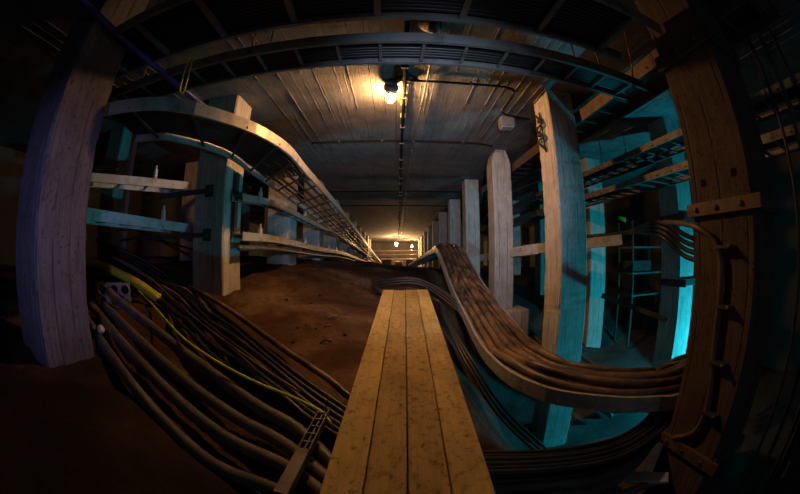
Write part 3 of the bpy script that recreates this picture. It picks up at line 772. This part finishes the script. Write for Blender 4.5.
conduit('thin black conduit crossing the ceiling just beyond the lamp', [cz(-1.25,4.56), cz(0,4.57), cz(1.15,4.57), cz(1.45,4.66)], .014, clips=(.2,.4,.6,.8))
conduit('thin black conduit crossing the ceiling, second beyond the lamp', [cz(-2,8.2), cz(0,8.2), cz(2,8.2)], .015)
conduit('thin black conduit crossing the ceiling, third beyond the lamp', [cz(-2,10.1), cz(0,10.1), cz(2,10.1)], .015)
t = empty('junction_box', (.10,2.79,4.0), 'round black junction box on the ceiling beside the lamp', 'junction box')
m = MB(); m.lathe((.10,2.79,4.0), [(0,.0),(.058,0),(.058,.045),(0,.05)], (0,0,-1), 18); m.build('box', M['black'], t)
for k in range(4):
    an = k*math.pi/2; e = Vector((math.cos(an), math.sin(an), 0))
    m = MB(); m.lathe(Vector((.10,2.79,3.978))+e*.055, [(.018,0),(.018,.04),(.012,.05),(0,.05)], e, 10); m.build('gland', M['black'], t)
for k, y in enumerate((3.05, 3.35, 3.7)):
    m = MB(); m.box((.08, y, 3.972), (.065,.03,.05))
    tag(m.build('conduit_saddle', M['yellow'], bevel=.003), 'yellow saddle clip on the middle conduit, %s from the junction box' % ORD[k], 'clip', 'yellow clips on the middle conduit', 'thing')
t = empty('switch_box', (1.36,3.62,3.9), 'grey box on the ceiling beside the chipped pillar top', 'box')
m = MB(); m.box((1.36,3.66,3.93), (.18,.16,.13)); m.build('body', M['plastic'], t, bevel=.012)
m = MB(); m.box((1.36,3.66,3.858), (.15,.13,.014)); m.build('cover', M['zinc'], t, bevel=.004)

# black iron fitting near the top of the chipped pillar
t = empty('iron_fitting', P(540,132,x=1.5), 'twisted black iron fitting on the inner face of the chipped pillar', 'fitting')
q = [P(536,116,x=1.49), P(541,124,x=1.47), P(537,130,x=1.49), P(543,137,x=1.47), P(538,142,x=1.49), P(545,149,x=1.485)]
m = MB(); m.tube(curve(q, .02), .013, 8); m.build('hook', M['black'], t)
m = MB(); m.tube([P(539,113,x=1.495), P(546,152,x=1.495)], .012, 6); m.build('bar', M['black'], t)
for py in (121, 135):
    m = MB(); m.lathe(P(541,py,x=1.50), [(.03,0),(.03,.035),(0,.035)], (-1,0,0), 10); m.build('clamp', M['black'], t)

# conduit with clamps down the face of the brown pillar
pts = [P(664,222,x=1.9), P(680,223,x=1.62), P(694,226,x=1.475), P(712,238,x=1.475), P(720,256,x=1.475), P(721,280,x=1.475), P(719,305,x=1.475), P(715,340,x=1.475), P(712,372,x=1.475), P(707,408,x=1.475), P(694,432,x=1.475), P(674,438,x=1.475)]
pts[0].y = max(pts[0].y, 1.2); pts[1].y = max(pts[1].y, 1.16)
o = cable('conduit', 'dull brown conduit clamped down the inner face of the strapped brown pillar', pts, .017, 'rust', 'conduit', step=.03)
for px, py in ((721,247), (720,306), (715,362), (707,412)):
    p = P(px, py, x=1.475)
    c = MB(); c.box(p+Vector((0,-.02,0)), (.045,.12,.016)); c.lathe(p+Vector((-.02,-.07,0)), [(.012,0),(.012,.014),(0,.014)], (-1,0,0), 8); c.build('clamp', M['dark_steel'], o)

# blue pipe at the upper left with a yellow strap
cable('blue_pipe', 'dark blue pipe slanting across the top of the big left pillar', [P(62,-20,x=-1.6), P(85,3,x=-1.6), P(130,45,x=-1.6), P(170,78,x=-1.6), P(205,107,x=-1.6)], .022, 'blue', 'pipe', seg=12)
cable('power_cable', 'thin dark cable dangling from the end of the blue pipe', [P(198,102,x=-1.58), P(206,118,x=-1.5), P(214,130,x=-1.42), P(222,137,x=-1.36)], .006, 'black', seg=7, step=.03)
cable('yellow_strap', 'yellow strap looped over the end of the farther overhead ladder', [Vector((-1.40,1.56,3.60)), Vector((-1.405,1.555,3.5)), Vector((-1.40,1.56,3.34)), Vector((-1.37,1.57,3.34)), Vector((-1.365,1.565,3.5)), Vector((-1.37,1.56,3.60))], .007, 'yellow', 'strap', seg=7, step=.03)
cable('power_cable', 'thin cable loop hanging from the right end of the overhead ladder', [Vector((1.5,1.3,3.95)), Vector((1.62,1.5,3.6)), Vector((1.66,1.6,3.45)), Vector((1.74,1.6,3.56))], .006, 'brown', seg=7, step=.04)

# ------------------------------------------------------------------ right bay
t = empty('storage_rack', (4.6,4.9,.7), 'steel shelf rack with a dark box deep in the teal-lit right bay', 'rack')
for sx in (0, 1):
    for sy in (0, 1):
        m = MB(); m.box((4.2+.9*sx, 4.7+.45*sy, 1.75), (.035,.035,2.3)); m.build('post', M['dark_steel'], t)
for z in (1.55, 1.95, 2.42):
    m = MB(); m.box((4.65,4.92,z), (.95,.5,.03)); m.build('shelf', M['dull'], t)
m = MB(); m.box((4.5,4.9,2.08), (.5,.35,.2))
tag(m.build('equipment_box', M['dark_steel'], bevel=.01), 'dark box on the shelf rack in the right bay', 'box', kind='thing')
for k in range(4):
    x = 2.3+.26*k
    cable('steel_pipe', 'pipe lying slanted on the right bay floor, %s from the walkway' % ORD[k], [Vector((x-.35,5.0,ground(x-.35,5)+.12)), Vector((x,4,ground(x,4)+.14)), Vector((x+.25,2.9,ground(x+.25,2.9)+.1))], .035, 'grey_pipe', 'pipe', 'pipes on the right bay floor')
m = MB(); m.bar((2.2,3.0,1.86), (2.75,2.4,1.62), .05, .05)
tag(m.build('steel_strut', M['dark_steel'], bevel=.003), 'dark slanting steel strut behind the chipped pillar at right', 'strut', kind='thing')
# low down at the right: plate, bracket with a hole, pipe
m = MB(); a, b = P(590,474,z=1.1), P(668,478,z=1.1); m.bar(a, b, .1, .02)
tag(m.build('steel_plate', M['zinc'], bevel=.003), 'flat bluish steel plate beneath the right cable bundle', 'plate', kind='thing')
c = P(603,482,z=1.14); mb = MB()
for an in range(3):
    a1_, a2_ = [c+.085*Vector((math.cos(q), .25*math.sin(q), math.sin(q))) for q in (math.pi/2+an*2.094, math.pi/2+(an+1)*2.094)]
    mb.bar(a1_, a2_, .02, .035, (0,1,0))
tag(mb.build('triangle_bracket', M['rust'], bevel=.004), 'rusty triangular bracket with a hole under the right cable bundle', 'bracket', kind='thing')
cable('steel_pipe', 'dull pipe lowest at the bottom edge, right of the walkway', [Vector((.33,.86,1.2)), Vector((.7,.92,1.17)), Vector((1.1,.95,1.12)), Vector((1.44,.98,1.05))], .024, 'grey_pipe', 'pipe')
for k, (x, y, r) in enumerate(((2.38,.66,.016),(2.5,.55,.022),(2.72,.46,.016),(2.98,.5,.024))):
    cable('riser_pipe', 'upright pipe at the right edge beyond the brown pillar, %s from it' % ORD[k], [Vector((x,y,.25)), Vector((x+.02,y,1.4)), Vector((x,y,2.6)), Vector((x,y,4.0))], r, 'grey_pipe' if k % 2 else 'black', 'pipe', 'upright pipes at the right edge', step=.3)
t = empty('switch_cabinet', (2.5,.15,.25), 'dark cabinet in the lower right corner beyond the pipes', 'cabinet')
m = MB(); m.box((2.55,.1,.95), (.5,.5,1.45)); m.build('body', M['dark_steel'], t, bevel=.01)
m = MB(); m.box((2.29,.1,.95), (.02,.44,1.38)); d_ = m.build('door', M['dark_steel'], t, bevel=.005)
m = MB(); m.box((2.27,.27,1.0), (.02,.02,.12)); m.build('handle', M['zinc'], d_)
# crates and timber at the far end
for k, (x, y, w, h) in enumerate(((-.5,18,.5,.35),(.15,19,.4,.3),(.75,17.5,.45,.4))):
    g = ground(x, y); t = empty('wooden_crate', (x,y,g), 'crate at the far end of the walkway, %s from the left' % ORD[k], 'crate', 'crates at the far end')
    m = MB(); m.box((x,y,g+h/2), (w,.4,h)); m.build('body', M['timber'], t, bevel=.01)
    m = MB(); m.box((x,y,g+h+.012), (w+.04,.44,.025)); m.build('lid', M['plank'], t, bevel=.004)

for k, (z, r) in enumerate(((2.62,.05),(2.35,.035),(2.05,.06))):
    cable('steel_pipe', 'pipe crossing at the far end of the walkway, %s from the ceiling' % ORD[k], [Vector((-2.4,22.5+.2*k,z)), Vector((0,22.5+.2*k,z)), Vector((2.4,22.5+.2*k,z))], r, 'rust', 'pipe', 'pipes crossing at the far end', step=.5)
# ------------------------------------------------------------------ light
def light(kind, name, loc, energy, col, size=.1, target=None, **kw):
    l = bpy.data.lights.new(name, kind); l.energy = energy; l.color = col
    if kind == 'AREA': l.shape = 'DISK'; l.size = size
    else: l.shadow_soft_size = size
    for k, v in kw.items(): setattr(l, k, v)
    o = bpy.data.objects.new(name, l); o.location = loc; COL.objects.link(o)
    if target is not None: o.rotation_euler = (Vector(target)-Vector(loc)).to_track_quat('-Z', 'Y').to_euler()
    return o
light('SPOT', 'teal_lamp', (4.4,1.95,.86), 235, (.02,.68,.88), .05, (1.38,5.3,2.57), spot_size=math.radians(104), spot_blend=.1)
light('SPOT', 'cool_torch', (.2,-.3,2.6), 480, (.58,.74,1.), .1, (.3,6,3.1), spot_size=math.radians(55), spot_blend=1)
light('SPOT', 'violet_torch', (-.15,-.5,2.35), 48, (.5,.45,1.), .05, (-1.85,1.0,2.42), spot_size=math.radians(46), spot_blend=.9)

light('POINT', 'cool_fill', (.9,-1.6,2.5), 7, (.6,.8,1.), .2)  # weak ambient fill added behind the camera for the near pillar fronts
w = bpy.data.worlds.new('dark'); SC.world = w; w.use_nodes = True
w.node_tree.nodes['Background'].inputs['Color'].default_value = (.004,.005,.007,1)
w.node_tree.nodes['Background'].inputs['Strength'].default_value = 1

# ------------------------------------------------------------------ camera
cd = bpy.data.cameras.new('camera'); cam = bpy.data.objects.new('camera', cd); COL.objects.link(cam)
cam.location = (0, 0, EYE); cam.rotation_euler = (math.pi/2+PITCH, 0, -YAW)
cd.type = 'PANO'; cd.sensor_width = 36; cd.sensor_height = 36*494/800; cd.sensor_fit = 'HORIZONTAL'
c_ = cd.cycles if hasattr(cd, 'cycles') and hasattr(cd.cycles, 'panorama_type') else cd
c_.panorama_type = 'FISHEYE_EQUISOLID'; c_.fisheye_lens = 36*FOCAL/800; c_.fisheye_fov = math.pi
cd.clip_start = .01; cd.clip_end = 100
SC.camera = cam
SC.view_settings.view_transform = 'Standard'; SC.view_settings.look = 'None'
SC.view_settings.gamma = 1; SC.view_settings.use_curve_mapping = False; SC.view_settings.exposure = -.08
